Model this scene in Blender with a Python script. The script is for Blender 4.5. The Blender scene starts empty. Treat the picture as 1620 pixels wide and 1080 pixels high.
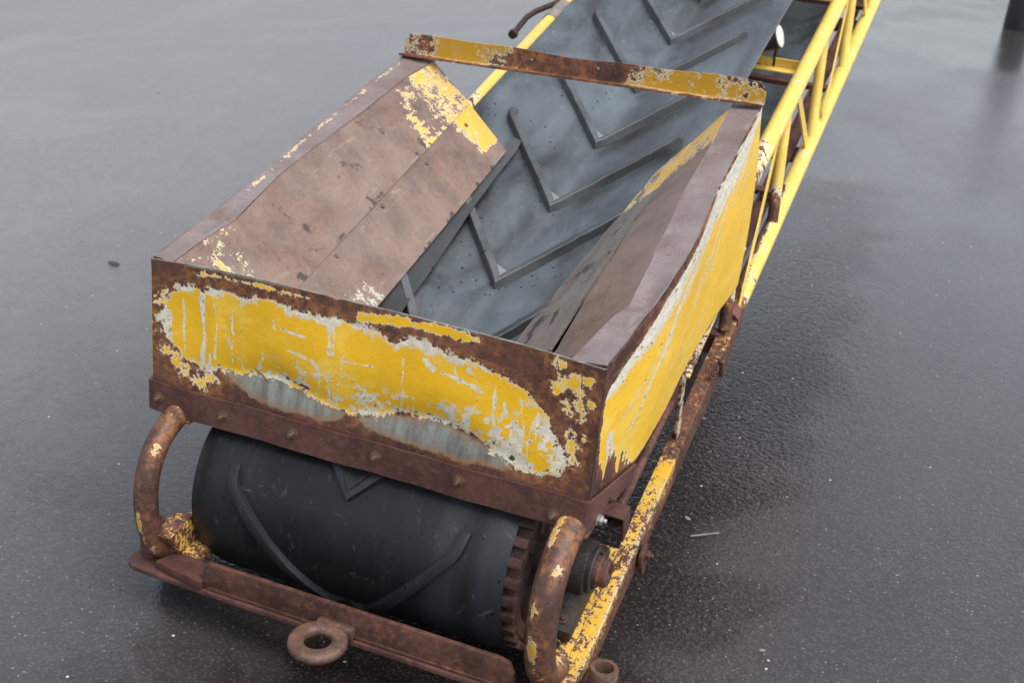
import bpy, bmesh, math, random
import numpy as np
from mathutils import Vector, Matrix, Quaternion

sc = bpy.context.scene
COL = sc.collection
rad = math.radians

# ------------------------------------------------------------------ camera
CAM = (1.0341, -2.0594, 0.9144)
PITCH, YAW, ROLL = 0.39320, -0.33750, 0.10530
fwd = Vector((math.sin(YAW)*math.cos(PITCH), math.cos(YAW)*math.cos(PITCH), -math.sin(PITCH)))
right = fwd.cross(Vector((0, 0, 1))).normalized()
up = right.cross(fwd)
r2 = right*math.cos(ROLL) + up*math.sin(ROLL)
u2 = -right*math.sin(ROLL) + up*math.cos(ROLL)
cd = bpy.data.cameras.new('camera'); cam = bpy.data.objects.new('camera', cd); COL.objects.link(cam)
mw = Matrix((( r2.x, u2.x, -fwd.x, CAM[0]), (r2.y, u2.y, -fwd.y, CAM[1]), (r2.z, u2.z, -fwd.z, CAM[2]), (0, 0, 0, 1)))
cam.matrix_world = mw
cd.sensor_width = 36; cd.lens = 1982.6/1620*36
cd.clip_start = 0.05; cd.clip_end = 2000
cd.dof.use_dof = True; cd.dof.focus_distance = 2.45; cd.dof.aperture_fstop = 6.3
sc.camera = cam

# ------------------------------------------------------------------ sky and light (overcast)
SUN_EL, SUN_AZ = rad(62), rad(112)          # azimuth measured from +Y towards +X
world = bpy.data.worlds.new('World'); sc.world = world; world.use_nodes = True
wn = world.node_tree; wn.nodes.clear()
sky = wn.nodes.new('ShaderNodeTexSky'); sky.sky_type = 'NISHITA'; sky.sun_disc = False
sky.sun_elevation = SUN_EL; sky.sun_rotation = SUN_AZ
sky.air_density = 1.0; sky.dust_density = 3.0; sky.ozone_density = 1.0
hs = wn.nodes.new('ShaderNodeHueSaturation'); hs.inputs['Saturation'].default_value = 0.42
bg = wn.nodes.new('ShaderNodeBackground'); bg.inputs['Strength'].default_value = 0.15
wo = wn.nodes.new('ShaderNodeOutputWorld')
wn.links.new(sky.outputs[0], hs.inputs['Color']); wn.links.new(hs.outputs[0], bg.inputs['Color'])
wn.links.new(bg.outputs[0], wo.inputs['Surface'])
sd = bpy.data.lights.new('sun', 'SUN'); sd.energy = 1.15; sd.angle = rad(60); sd.color = (1.0, 0.96, 0.9)
so = bpy.data.objects.new('sun', sd); COL.objects.link(so)
sdir = Vector((math.sin(SUN_AZ)*math.cos(SUN_EL), math.cos(SUN_AZ)*math.cos(SUN_EL), math.sin(SUN_EL)))
so.rotation_euler = sdir.to_track_quat('Z', 'Y').to_euler(); so.location = (0, 0, 8)
sc.view_settings.view_transform = 'Standard'; sc.view_settings.look = 'None'
sc.view_settings.exposure = 0.92; sc.view_settings.gamma = 1.0

GZ = -0.785                                # ground level
TH = 0.28690; ct, st = math.cos(TH), math.sin(TH)

def C(x, v, w):                            # conveyor frame: across, along the incline, square to the belt
    return Vector((x, v*ct - w*st, v*st + w*ct))

# ------------------------------------------------------------------ numpy noise
_rng = np.random.RandomState(7); _tab = _rng.rand(256, 256)
def vnoise(x, y):
    xi = np.floor(x).astype(int); yi = np.floor(y).astype(int); fx = x-xi; fy = y-yi
    fx = fx*fx*(3-2*fx); fy = fy*fy*(3-2*fy)
    g = lambda a, b: _tab[a & 255, b & 255]
    return (g(xi, yi)*(1-fx)+g(xi+1, yi)*fx)*(1-fy) + (g(xi, yi+1)*(1-fx)+g(xi+1, yi+1)*fx)*fy
def fbm(x, y, s, o=4, seed=0):
    a = 0; t = 0; k = 1.0
    for i in range(o):
        a = a + k*vnoise(x*s+seed*17.3+i*5.1, y*s+seed*7.7+i*9.2); t += k; k *= .55; s *= 2.03
    return a/t
def sstep(x, a, b):
    t = np.clip((x-a)/(b-a), 0, 1); return t*t*(3-2*t)
def poly_sd(px, py, P):                    # signed distance to a polygon, inside positive
    d = np.full(np.shape(px), 1e9); ins = np.zeros(np.shape(px), bool); n = len(P)
    for i in range(n):
        ax, ay = P[i]; bx, by = P[(i+1) % n]
        ex, ey = bx-ax, by-ay; wx, wy = px-ax, py-ay
        t = np.clip((wx*ex+wy*ey)/(ex*ex+ey*ey+1e-12), 0, 1)
        d = np.minimum(d, np.hypot(wx-ex*t, wy-ey*t))
        cnd = ((ay > py) != (by > py)) & (px < (bx-ax)*(py-ay)/((by-ay) if by != ay else 1e-9)+ax)
        ins ^= cnd
    return np.where(ins, d, -d)
def seg_d(px, py, a, b):
    ex, ey = b[0]-a[0], b[1]-a[1]; wx, wy = px-a[0], py-a[1]
    t = np.clip((wx*ex+wy*ey)/(ex*ex+ey*ey+1e-12), 0, 1)
    return np.hypot(wx-ex*t, wy-ey*t)

# ------------------------------------------------------------------ node materials
class NT:
    def __init__(s, name):
        s.m = bpy.data.materials.new(name); s.m.use_nodes = True; s.t = s.m.node_tree; s.t.nodes.clear()
        s.out = s.t.nodes.new('ShaderNodeOutputMaterial'); s.b = s.t.nodes.new('ShaderNodeBsdfPrincipled')
        s.t.links.new(s.b.outputs[0], s.out.inputs[0])
        s.co = s.t.nodes.new('ShaderNodeTexCoord').outputs['Object']
    def put(s, sock, v):
        if isinstance(v, bpy.types.NodeSocket): s.t.links.new(v, sock)
        elif isinstance(v, (tuple, list)) and len(v) == 3 and sock.type == 'RGBA': sock.default_value = (*v, 1)
        else: sock.default_value = v
    def math(s, op, a, b=0.0, c=0.0, clamp=False):
        n = s.t.nodes.new('ShaderNodeMath'); n.operation = op; n.use_clamp = clamp
        s.put(n.inputs[0], a); s.put(n.inputs[1], b); s.put(n.inputs[2], c); return n.outputs[0]
    def mapping(s, scale=(1, 1, 1), loc=(0, 0, 0), rot=(0, 0, 0)):
        n = s.t.nodes.new('ShaderNodeMapping'); s.put(n.inputs[0], s.co)
        n.inputs['Scale'].default_value = scale; n.inputs['Location'].default_value = loc; n.inputs['Rotation'].default_value = rot
        return n.outputs[0]
    def noise(s, scale, detail=4, rough=.55, vec=None, dist=0.0):
        n = s.t.nodes.new('ShaderNodeTexNoise'); s.put(n.inputs['Vector'], vec or s.co)
        n.inputs['Scale'].default_value = scale; n.inputs['Detail'].default_value = detail
        n.inputs['Roughness'].default_value = rough; n.inputs['Distortion'].default_value = dist
        return n.outputs['Fac']
    def voro(s, scale, vec=None, feature='F1', rnd=1.0):
        n = s.t.nodes.new('ShaderNodeTexVoronoi'); s.put(n.inputs['Vector'], vec or s.co); n.feature = feature
        n.inputs['Scale'].default_value = scale; n.inputs['Randomness'].default_value = rnd; return n.outputs['Distance']
    def rng(s, v, a, b, lo=0.0, hi=1.0):
        n = s.t.nodes.new('ShaderNodeMapRange'); n.interpolation_type = 'SMOOTHSTEP'
        s.put(n.inputs[0], v); n.inputs[1].default_value = a; n.inputs[2].default_value = b
        n.inputs[3].default_value = lo; n.inputs[4].default_value = hi; return n.outputs[0]
    def mix(s, f, a, b):
        n = s.t.nodes.new('ShaderNodeMix'); n.data_type = 'RGBA'
        s.put(n.inputs[0], f); s.put(n.inputs[6], a); s.put(n.inputs[7], b); return n.outputs[2]
    def attr(s, name):
        n = s.t.nodes.new('ShaderNodeAttribute'); n.attribute_name = name; return n.outputs['Fac']
    def bump(s, h, dist, strength=1.0, normal=None):
        n = s.t.nodes.new('ShaderNodeBump'); s.put(n.inputs['Height'], h)
        n.inputs['Distance'].default_value = dist; n.inputs['Strength'].default_value = strength
        if normal is not None: s.put(n.inputs['Normal'], normal)
        return n.outputs[0]
    def end(s, color, rough, normal=None, metal=0.0, spec=.5):
        s.put(s.b.inputs['Base Color'], color); s.put(s.b.inputs['Roughness'], rough)
        s.put(s.b.inputs['Metallic'], metal); s.put(s.b.inputs['Specular IOR Level'], spec)
        if normal is not None: s.put(s.b.inputs['Normal'], normal)
        return s.m

def rust_color(n, dark=(.042, .019, .014), mid=(.105, .044, .033), lite=(.25, .105, .050), seed=0.0):
    v = n.mapping((1, 1, 1), (seed, seed*.7, seed*.3))
    a = n.noise(9, 6, .65, v); b = n.noise(70, 4, .6, v); d = n.noise(26, 5, .7, v, .6)
    c = n.mix(n.rng(a, .35, .65), dark, mid)
    c = n.mix(n.math('MULTIPLY', n.rng(d, .56, .72), .6), c, lite)
    c = n.mix(n.math('MULTIPLY', n.rng(b, .5, .75), .35), c, lite)
    c = n.mix(n.math('MULTIPLY', n.rng(b, .5, .3), .5), c, dark)
    return c

def worn(name, cover=.5, seed=0.0, attr=False, amp=(.55, .25), sc1=5, sc2=38, rust=None, edge=.05,
         yellow=(.68, .375, .022), primer=(.55, .53, .43), prim_amt=.8, rough_p=.38, rough_r=.62, streak=(1, 1, 1), patina=None):
    """chipped yellow paint over rusted steel; attr: the cover comes from vertex attributes fy (paint), fw (pale primer), fg (bare zinc grey)"""
    n = NT(name); v = n.mapping(streak, (seed, seed*1.3, seed*.6))
    n1 = n.noise(sc1, 7, .62, v); n2 = n.noise(sc2, 5, .7, v); n3 = n.noise(150, 3, .6, v)
    f = n.attr('fy') if attr else cover
    f = n.math('ADD', f, n.math('MULTIPLY', n.math('SUBTRACT', n1, .5), amp[0]))
    f = n.math('ADD', f, n.math('MULTIPLY', n.math('SUBTRACT', n2, .5), amp[1]))
    f = n.math('ADD', f, n.math('MULTIPLY', n.math('SUBTRACT', n3, .5), amp[1]*.5))
    mask = n.rng(f, .485, .515)
    rust_kw = rust or {}
    rc = rust_color(n, seed=seed, **rust_kw)
    if patina:                                # smooth pale worn steel sheet
        pm = n.rng(n.noise(3.2, 7, .66, v, .8), .20, .68)
        rc = n.mix(n.math('MULTIPLY', pm, patina[1]), rc, patina[0])
        rc = n.mix(n.math('MULTIPLY', n.rng(n2, .58, .70), .45), rc, (.27, .125, .07))
        rc = n.mix(n.math('MULTIPLY', n.rng(n.noise(2.6, 5, .6, n.mapping((1, .6, 1), (seed+7, 2, 0)), 1.2), .54, .68), .30), rc, (.20, .105, .072))
        for k_, (rz_, sc_) in enumerate(((.25, 46), (-.5, 60), (1.25, 38))):
            scr = n.noise(sc_, 2, .5, n.mapping((1, .045, 1), (seed+k_*4, k_, 0), (0, 0, rz_)))
            rc = n.mix(n.math('MULTIPLY', n.math('MULTIPLY', n.rng(scr, .66, .70), n.rng(n1, .46, .60)), .28), rc, (.30, .255, .23))
        rc = n.mix(n.math('MULTIPLY', n.rng(n3, .62, .70), .5), rc, (.05, .028, .020))
        dk = n.math('ADD', n.attr('fd'), n.math('MULTIPLY', n.math('SUBTRACT', n2, .5), .8))
        rc = n.mix(n.math('MULTIPLY', n.rng(dk, .42, .60), .8), rc, (.022, .016, .013))
    bleed = n.math('MULTIPLY', n.rng(f, .22, .47), n.rng(n2, .38, .60))
    rc = n.mix(n.math('MULTIPLY', bleed, .0 if patina else .60), rc, (.33, .135, .042))
    # paint with its own dirt
    yl = n.noise(3.5, 4, .6, v); yc = n.mix(n.rng(yl, .3, .7), tuple(k*.86 for k in yellow), yellow)
    yc = n.mix(n.math('MULTIPLY', n.rng(n.noise(22, 6, .7, v), .55, .75), .30), yc, (.42, .20, .02))
    yc = n.mix(n.math('MULTIPLY', n.rng(n3, .66, .74), .55), yc, (.25, .13, .04))
    yc = n.mix(n.math('MULTIPLY', n.rng(n.noise(11, 6, .7, n.mapping(streak, (seed+6, 3, 1)), .8), .50, .68), .38), yc, tuple(min(.85, yellow[i]*(1.08, 1.35, 1)[i]+(0, 0, .14)[i]) for i in range(3)))
    pale = n.rng(n.noise(34, 6, .72, n.mapping((1, 1, 1), (seed+3, 1, 2)), 1.0), .64-.0*prim_amt, .70)
    yc = n.mix(n.math('MULTIPLY', pale, .45*prim_amt), yc, primer)
    edgef = n.math('SUBTRACT', 1.0, n.rng(f, .515, .515+edge))
    yc = n.mix(n.math('MULTIPLY', edgef, prim_amt), yc, primer)
    if attr:
        w = n.math('ADD', n.attr('fw'), n.math('MULTIPLY', n.math('SUBTRACT', n2, .5), .55))
        w = n.math('ADD', w, n.math('MULTIPLY', n.math('SUBTRACT', n3, .5), .5))
        wm = n.rng(w, .42, .60)
        pc = n.mix(n.rng(n2, .35, .65), primer, tuple(k*.72 for k in primer))
        pc = n.mix(n.math('MULTIPLY', n.rng(n3, .60, .66), .8), pc, (.12, .09, .07))
        yc = n.mix(wm, yc, pc)
        g = n.math('ADD', n.attr('fg'), n.math('MULTIPLY', n.math('SUBTRACT', n1, .5), .35))
        gm = n.rng(n.math('ADD', g, n.math('MULTIPLY', n.math('SUBTRACT', n2, .5), .5)), .42, .62)
        vs = n.noise(30, 5, .65, n.mapping((1, 1, .12), (seed, 0, 0)))
        gc = n.mix(n.rng(vs, .3, .7), (.095, .10, .088), (.24, .25, .22))
        gc = n.mix(n.math('MULTIPLY', n.rng(n2, .55, .68), .5), gc, (.26, .13, .06))
        gc = n.mix(n.math('MULTIPLY', n.rng(g, .98, .55), .9), gc, n.mix(n.rng(vs, .35, .65), (.27, .13, .055), (.22, .17, .11)))
        rc = n.mix(gm, rc, gc)
    col = n.mix(mask, rc, yc)
    ro = n.math('ADD', n.math('MULTIPLY', mask, rough_p-rough_r), rough_r)
    ro = n.math('ADD', ro, n.math('MULTIPLY', n.math('SUBTRACT', n2, .5), .35))
    h = n.math('ADD', n.math('MULTIPLY', mask, .5), n.math('MULTIPLY', n.math('MULTIPLY', n3, n.math('SUBTRACT', 1.25, mask)), .5))
    h = n.math('ADD', h, n.math('MULTIPLY', n2, .5))
    return n.end(col, ro, n.bump(h, .0022, .8), 0.0, .4)

def rusty(name, seed=0.0, rough=.66, bump=.0016, **kw):
    n = NT(name); col = rust_color(n, seed=seed, **kw)
    h = n.math('ADD', n.noise(120, 4, .65), n.math('MULTIPLY', n.noise(28, 4, .6), .8))
    ro = n.math('ADD', rough, n.math('MULTIPLY', n.math('SUBTRACT', n.noise(30, 4), .5), .4))
    return n.end(col, ro, n.bump(h, bump, .9), 0.0, .35)

def rubber(name, base=(.009, .0095, .0095), dust_sheen=(.118, .146, .166), amount=.75, rough=.36, sx=1.0):  # pale tone: dust with the bluish sky sheen painted in
    n = NT(name)
    a = n.noise(3.0, 6, .62, n.mapping((1.6, .6, 1)), .5); b = n.noise(40, 5, .6); v = n.voro(34)
    c = n.mix(n.math('MULTIPLY', n.math('MULTIPLY', n.rng(a, .30, .68), amount), n.attr('fg')), base, dust_sheen)
    c = n.mix(n.math('MULTIPLY', n.math('MULTIPLY', n.rng(b, .60, .75), .25), n.attr('fg')), c, tuple(k*1.9 for k in dust_sheen))
    band = n.noise(7, 5, .6, n.mapping((1, .04, .04), (5, 1, 1)))                       # scuffed bands running with the belt
    c = n.mix(n.math('MULTIPLY', n.rng(band, .48, .64), .30), c, tuple(k*.42 for k in dust_sheen))
    gr = n.noise(60, 4, .7, n.mapping((1, .5, .5), (1, 4, 1)))
    c = n.mix(n.math('MULTIPLY', n.rng(gr, .60, .70), .22), c, tuple(k*.9 for k in dust_sheen))
    sp = n.math('MULTIPLY', n.rng(v, .16, .10), n.rng(n.noise(6.3, 4, .55), .50, .58))   # damp specks in clusters
    c = n.mix(sp, c, (.006, .007, .008))
    sc_ = n.noise(7, 4, .7, n.mapping((.6, 9, 1), (2, 0, 0), (0, 0, .5)), .4)
    c = n.mix(n.math('MULTIPLY', n.rng(sc_, .66, .72), .35), c, (.13, .14, .145))
    c = n.mix(n.math('MULTIPLY', n.attr('fy'), .9), c, (.26, .27, .28))
    ro = n.math('ADD', rough, n.math('MULTIPLY', n.math('SUBTRACT', a, .5), .5))
    ro = n.math('SUBTRACT', ro, n.math('MULTIPLY', sp, .25))
    h = n.math('ADD', n.noise(5, 3, .5), n.math('MULTIPLY', n.noise(160, 3, .6), .05))
    return n.end(c, ro, n.bump(h, .006, .6), 0.0, n.math('ADD', .26, n.math('MULTIPLY', n.attr('fg'), .28)))

def plain(name, col, rough, bump=0.0, metal=0.0, scale=60, var=.3):
    n = NT(name); a = n.noise(scale*.3, 5, .65); b = n.noise(scale, 4, .6)
    c = n.mix(n.rng(a, .3, .7), tuple(k*(1-var) for k in col), tuple(min(1, k*(1+var)) for k in col))
    return n.end(c, n.math('ADD', rough, n.math('MULTIPLY', n.math('SUBTRACT', b, .5), .3)), n.bump(b, bump or .0005, .7), metal)

def asphalt():
    n = NT('wet_asphalt')
    sx = n.t.nodes.new('ShaderNodeSeparateXYZ'); n.put(sx.inputs[0], n.co); X, Y = sx.outputs[0], sx.outputs[1]
    fine = n.noise(260, 3, .65); agg = n.voro(105); mid = n.noise(30, 5, .6); big = n.noise(.8, 6, .6, n.mapping((1, .5, 1)), .7)
    # wet ground round the machine, its contact shade and reflection painted in dark
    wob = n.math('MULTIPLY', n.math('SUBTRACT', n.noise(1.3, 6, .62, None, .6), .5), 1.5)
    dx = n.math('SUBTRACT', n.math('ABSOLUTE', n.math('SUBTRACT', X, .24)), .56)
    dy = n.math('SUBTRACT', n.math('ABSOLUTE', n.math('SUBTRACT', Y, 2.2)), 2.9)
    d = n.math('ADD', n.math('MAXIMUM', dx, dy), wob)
    wet_shade = n.math('SUBTRACT', 1.0, n.rng(d, -.25, .55))
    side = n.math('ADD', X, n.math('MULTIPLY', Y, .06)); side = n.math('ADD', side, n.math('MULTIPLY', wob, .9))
    wet = n.math('MAXIMUM', wet_shade, n.math('MULTIPLY', n.rng(side, -3.0, .2), .86))        # wetter towards the right
    damp = n.rng(n.noise(.42, 5, .55, n.mapping((1.5, .5, 1), (4.2, 1.1, 0)), .6), .42, .62)
    c = n.mix(n.rng(mid, .3, .7), (.120, .121, .120), (.160, .160, .157))
    c = n.mix(n.math('MULTIPLY', n.rng(agg, .5, .12), .55), c, (.20, .198, .192))
    c = n.mix(n.math('MULTIPLY', n.rng(fine, .5, .72), .35), c, (.028, .026, .026))
    c = n.mix(n.math('MULTIPLY', damp, .42), c, (.075, .075, .078))
    c = n.mix(n.math('MULTIPLY', n.rng(n.noise(1.1, 5, .6, n.mapping((1.2, .35, 1), (9, 3, 0)), .4), .52, .66), .35), c, (.19, .19, .188))
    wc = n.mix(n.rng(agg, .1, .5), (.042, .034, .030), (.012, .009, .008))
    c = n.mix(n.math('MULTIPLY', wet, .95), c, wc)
    def chips(scale, r, thr):
        cell = n.t.nodes.new('ShaderNodeTexVoronoi'); n.put(cell.inputs['Vector'], n.co); cell.inputs['Scale'].default_value = scale
        sep = n.t.nodes.new('ShaderNodeSeparateColor'); n.put(sep.inputs[0], cell.outputs['Color'])
        return n.math('MULTIPLY', n.rng(cell.outputs['Distance'], r, r*.6), n.rng(sep.outputs[0], thr, thr+.03)), sep.outputs[1]
    sp1, t1 = chips(30, .13, .88); sp2, t2 = chips(75, .26, .78)
    c = n.mix(n.math('MULTIPLY', sp2, .75), c, n.mix(n.rng(t2, .35, .6), (.20, .185, .175), (.012, .010, .009)))
    c = n.mix(sp1, c, n.mix(n.rng(t1, .55, .65), (.50, .46, .42), (.010, .008, .007)))
    ro = n.math('ADD', n.math('ADD', n.math('MULTIPLY', wet, -.22), n.math('MULTIPLY', wet_shade, -.08)), .45)
    ro = n.math('ADD', ro, n.math('MULTIPLY', damp, -.10))
    ro = n.math('ADD', ro, n.math('MULTIPLY', n.math('SUBTRACT', big, .5), .25))
    ro = n.math('ADD', ro, n.math('MULTIPLY', n.math('SUBTRACT', mid, .5), .10))
    h = n.math('ADD', n.math('MULTIPLY', n.rng(agg, 0, .75), -.30), n.math('MULTIPLY', fine, .16))
    h = n.math('MULTIPLY', h, n.math('ADD', .9, n.math('MULTIPLY', wet, -.3)))
    patch = n.rng(n.noise(1.6, 4, .6, n.mapping((1, .6, 1), (3, 8, 0))), .38, .62, .65, 1.15)
    rough_w = n.math('MULTIPLY', n.math('MAXIMUM', n.math('ADD', .12, n.math('MULTIPLY', wet, .50)), wet_shade), patch)
    h = n.math('ADD', h, n.math('MULTIPLY', n.math('MULTIPLY', n.noise(62, 2.2, .55, None, .3), rough_w), 1.9))
    b1 = n.bump(h, .0017, 1.0)
    px_ = n.math('DIVIDE', n.math('SUBTRACT', X, .95), 1.1); py_ = n.math('DIVIDE', n.math('SUBTRACT', Y, 12.3), 2.0)
    pd = n.math('SQRT', n.math('ADD', n.math('MULTIPLY', px_, px_), n.math('MULTIPLY', py_, py_)))
    pud = n.rng(n.math('ADD', pd, n.math('MULTIPLY', n.math('SUBTRACT', n.noise(.9, 4, .6), .5), 1.2)), 1.25, .35)   # thin puddle by the bollard
    ro = n.math('MAXIMUM', n.math('SUBTRACT', ro, n.math('MULTIPLY', pud, .26)), .14)
    return n.end(c, ro, b1, 0.0, n.math('SUBTRACT', .55, n.math('MULTIPLY', wet_shade, .22)))

M = dict(
    front=worn('chipped_yellow_front_sheet', attr=True, seed=1.0, amp=(.42, .44), sc1=13, sc2=62, edge=.030, primer=(.74, .69, .55), yellow=(.80, .46, .018), rust=dict(dark=(.055, .024, .017), mid=(.125, .052, .034), lite=(.34, .14, .05))),
    side=worn('scraped_yellow_side_sheet', attr=True, seed=2.3, amp=(.34, .30), sc1=9, sc2=60, streak=(1, .35, 1), edge=.03, yellow=(.82, .50, .030), prim_amt=.55, primer=(.74, .71, .60)),
    chute=worn('worn_brown_chute_sheet', attr=True, seed=5.1, amp=(.55, .75), sc1=9, sc2=44, edge=.05, rust=dict(dark=(.050, .026, .020), mid=(.150, .082, .058), lite=(.28, .14, .085)),
               patina=((.230, .172, .142), .70), rough_r=.36, yellow=(.66, .38, .05)),
    chute2=worn('grey_stained_skirt_board', attr=True, seed=15.1, amp=(.55, .6), sc1=8, sc2=40, edge=.05, rust=dict(dark=(.10, .085, .075), mid=(.17, .145, .125), lite=(.24, .17, .12)),
               patina=((.165, .150, .138), .7), rough_r=.5, yellow=(.66, .38, .05), streak=(1, .35, 1)),
    bar=worn('chipped_yellow_angle', attr=True, seed=3.7, amp=(.75, .4), sc1=9, sc2=60, edge=.04, yellow=(.44, .245, .018)),
    tube=worn('yellow_tube_paint', cover=.72, seed=7.2, amp=(.9, .5), sc1=8, sc2=46, edge=.03, yellow=(.80, .55, .11), prim_amt=.6, rough_p=.36),
    tube2=worn('dark_yellow_tube_paint', attr=True, seed=9.2, amp=(.8, .6), sc1=9, sc2=50, edge=.07, yellow=(.80, .54, .10), prim_amt=.9, primer=(.66, .63, .55)),
    frame=worn('flaking_yellow_frame', attr=True, seed=11.4, amp=(.7, .9), sc1=14, sc2=75, edge=.04, yellow=(.66, .38, .03), prim_amt=.5),
    flange=worn('polished_grey_rim_steel', attr=True, seed=19.1, amp=(.55, .7), sc1=9, sc2=50, edge=.05, rust=dict(dark=(.06, .034, .028), mid=(.15, .10, .088), lite=(.26, .15, .10)),
               patina=((.225, .195, .190), .66), rough_r=.32, yellow=(.62, .37, .07)),
    pipe=worn('rusted_pipe_with_paint_traces', attr=True, seed=4.4, amp=(1.3, .42), sc1=7, sc2=60, edge=.03, rust=dict(dark=(.05, .024, .018), mid=(.115, .055, .040), lite=(.22, .115, .075)), rough_r=.5, yellow=(.60, .34, .04)),
    strap=worn('worn_pale_strap', cover=.52, seed=6.4, amp=(1.1, .9), sc1=22, sc2=80, edge=.3, yellow=(.55, .36, .08), prim_amt=.9),
    rust=rusty('rusted_steel', 0.0),
    rust2=rusty('rusted_angle_iron', 8.0, .55, dark=(.058, .026, .022), mid=(.110, .049, .040), lite=(.19, .080, .052)),
    rust3=rusty('bare_worn_rust', 12.0, .45, dark=(.08, .045, .035), mid=(.16, .088, .065), lite=(.32, .19, .12)),
    rustl=rusty('lug_ring_rust', 21.0, .6, dark=(.022, .012, .010), mid=(.060, .028, .021), lite=(.16, .085, .06)),
    rustd=rusty('dark_rusted_casting', 3.0, .7, dark=(.018, .011, .010), mid=(.045, .022, .018), lite=(.10, .045, .030)),
    black=rusty('dark_bearing_casting', 5.0, .55, bump=.0026, dark=(.012, .010, .009), mid=(.032, .023, .019), lite=(.10, .050, .034)),
    belt=rubber('grey_weathered_rubber'),
    cleat=rubber('cleat_rubber', (.014, .015, .016), (.095, .108, .118), .7, .42),
    skirt=rubber('skirt_rubber', (.020, .022, .023), (.060, .067, .070), .8, .40),
    board=plain('weathered_skirt_board', (.20, .175, .155), .6, .0015, 0, 50, .35),
    zinc=plain('galvanised_bolt', (.34, .34, .33), .35, .0004, .6),
    white=plain('white_roller_cap', (.62, .62, .58), .5),
    plastic=plain('black_plastic', (.012, .013, .015), .45),
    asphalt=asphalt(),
    leaf=plain('dry_leaf', (.40, .27, .13), .7), twig=plain('dry_stalk', (.22, .17, .13), .8),
)

# ------------------------------------------------------------------ mesh helpers
WLOC = {}
def link(name, verts, faces, mat, parent=None, smooth=35, keep_origin=False):
    vs = np.array([tuple(v) for v in verts], float)
    c = (vs.min(0)+vs.max(0))/2
    me = bpy.data.meshes.new(name); me.from_pydata((vs-c).tolist(), [], [list(f) for f in faces]); me.update()
    bm = bmesh.new(); bm.from_mesh(me); bmesh.ops.recalc_face_normals(bm, faces=bm.faces); bm.to_mesh(me); bm.free()
    o = bpy.data.objects.new(name, me); COL.objects.link(o); me.materials.append(M[mat])
    if smooth:
        me.shade_smooth(); me.set_sharp_from_angle(angle=rad(smooth))
    p = WLOC.get(parent.name, Vector((0, 0, 0))) if parent else Vector((0, 0, 0))
    o.parent = parent; o.location = Vector(c)-p; WLOC[o.name] = Vector(c)
    return o
def setattr_(o, **fields):
    me = o.data; n = len(me.vertices); co = np.empty(n*3); me.vertices.foreach_get('co', co)
    co = co.reshape(-1, 3)+np.array(WLOC[o.name]); x, y, z = co.T
    for k in ('fy', 'fw', 'fg', 'fd'):
        a = me.attributes.new(k, 'FLOAT', 'POINT')
        f = fields.get(k); val = f if isinstance(f, np.ndarray) else np.zeros(n) if f is None else (f(x, y, z) if callable(f) else np.full(n, float(f)))
        a.data.foreach_set('value', np.ascontiguousarray(np.broadcast_to(np.asarray(val, np.float32), (n,))))
    return o
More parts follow.
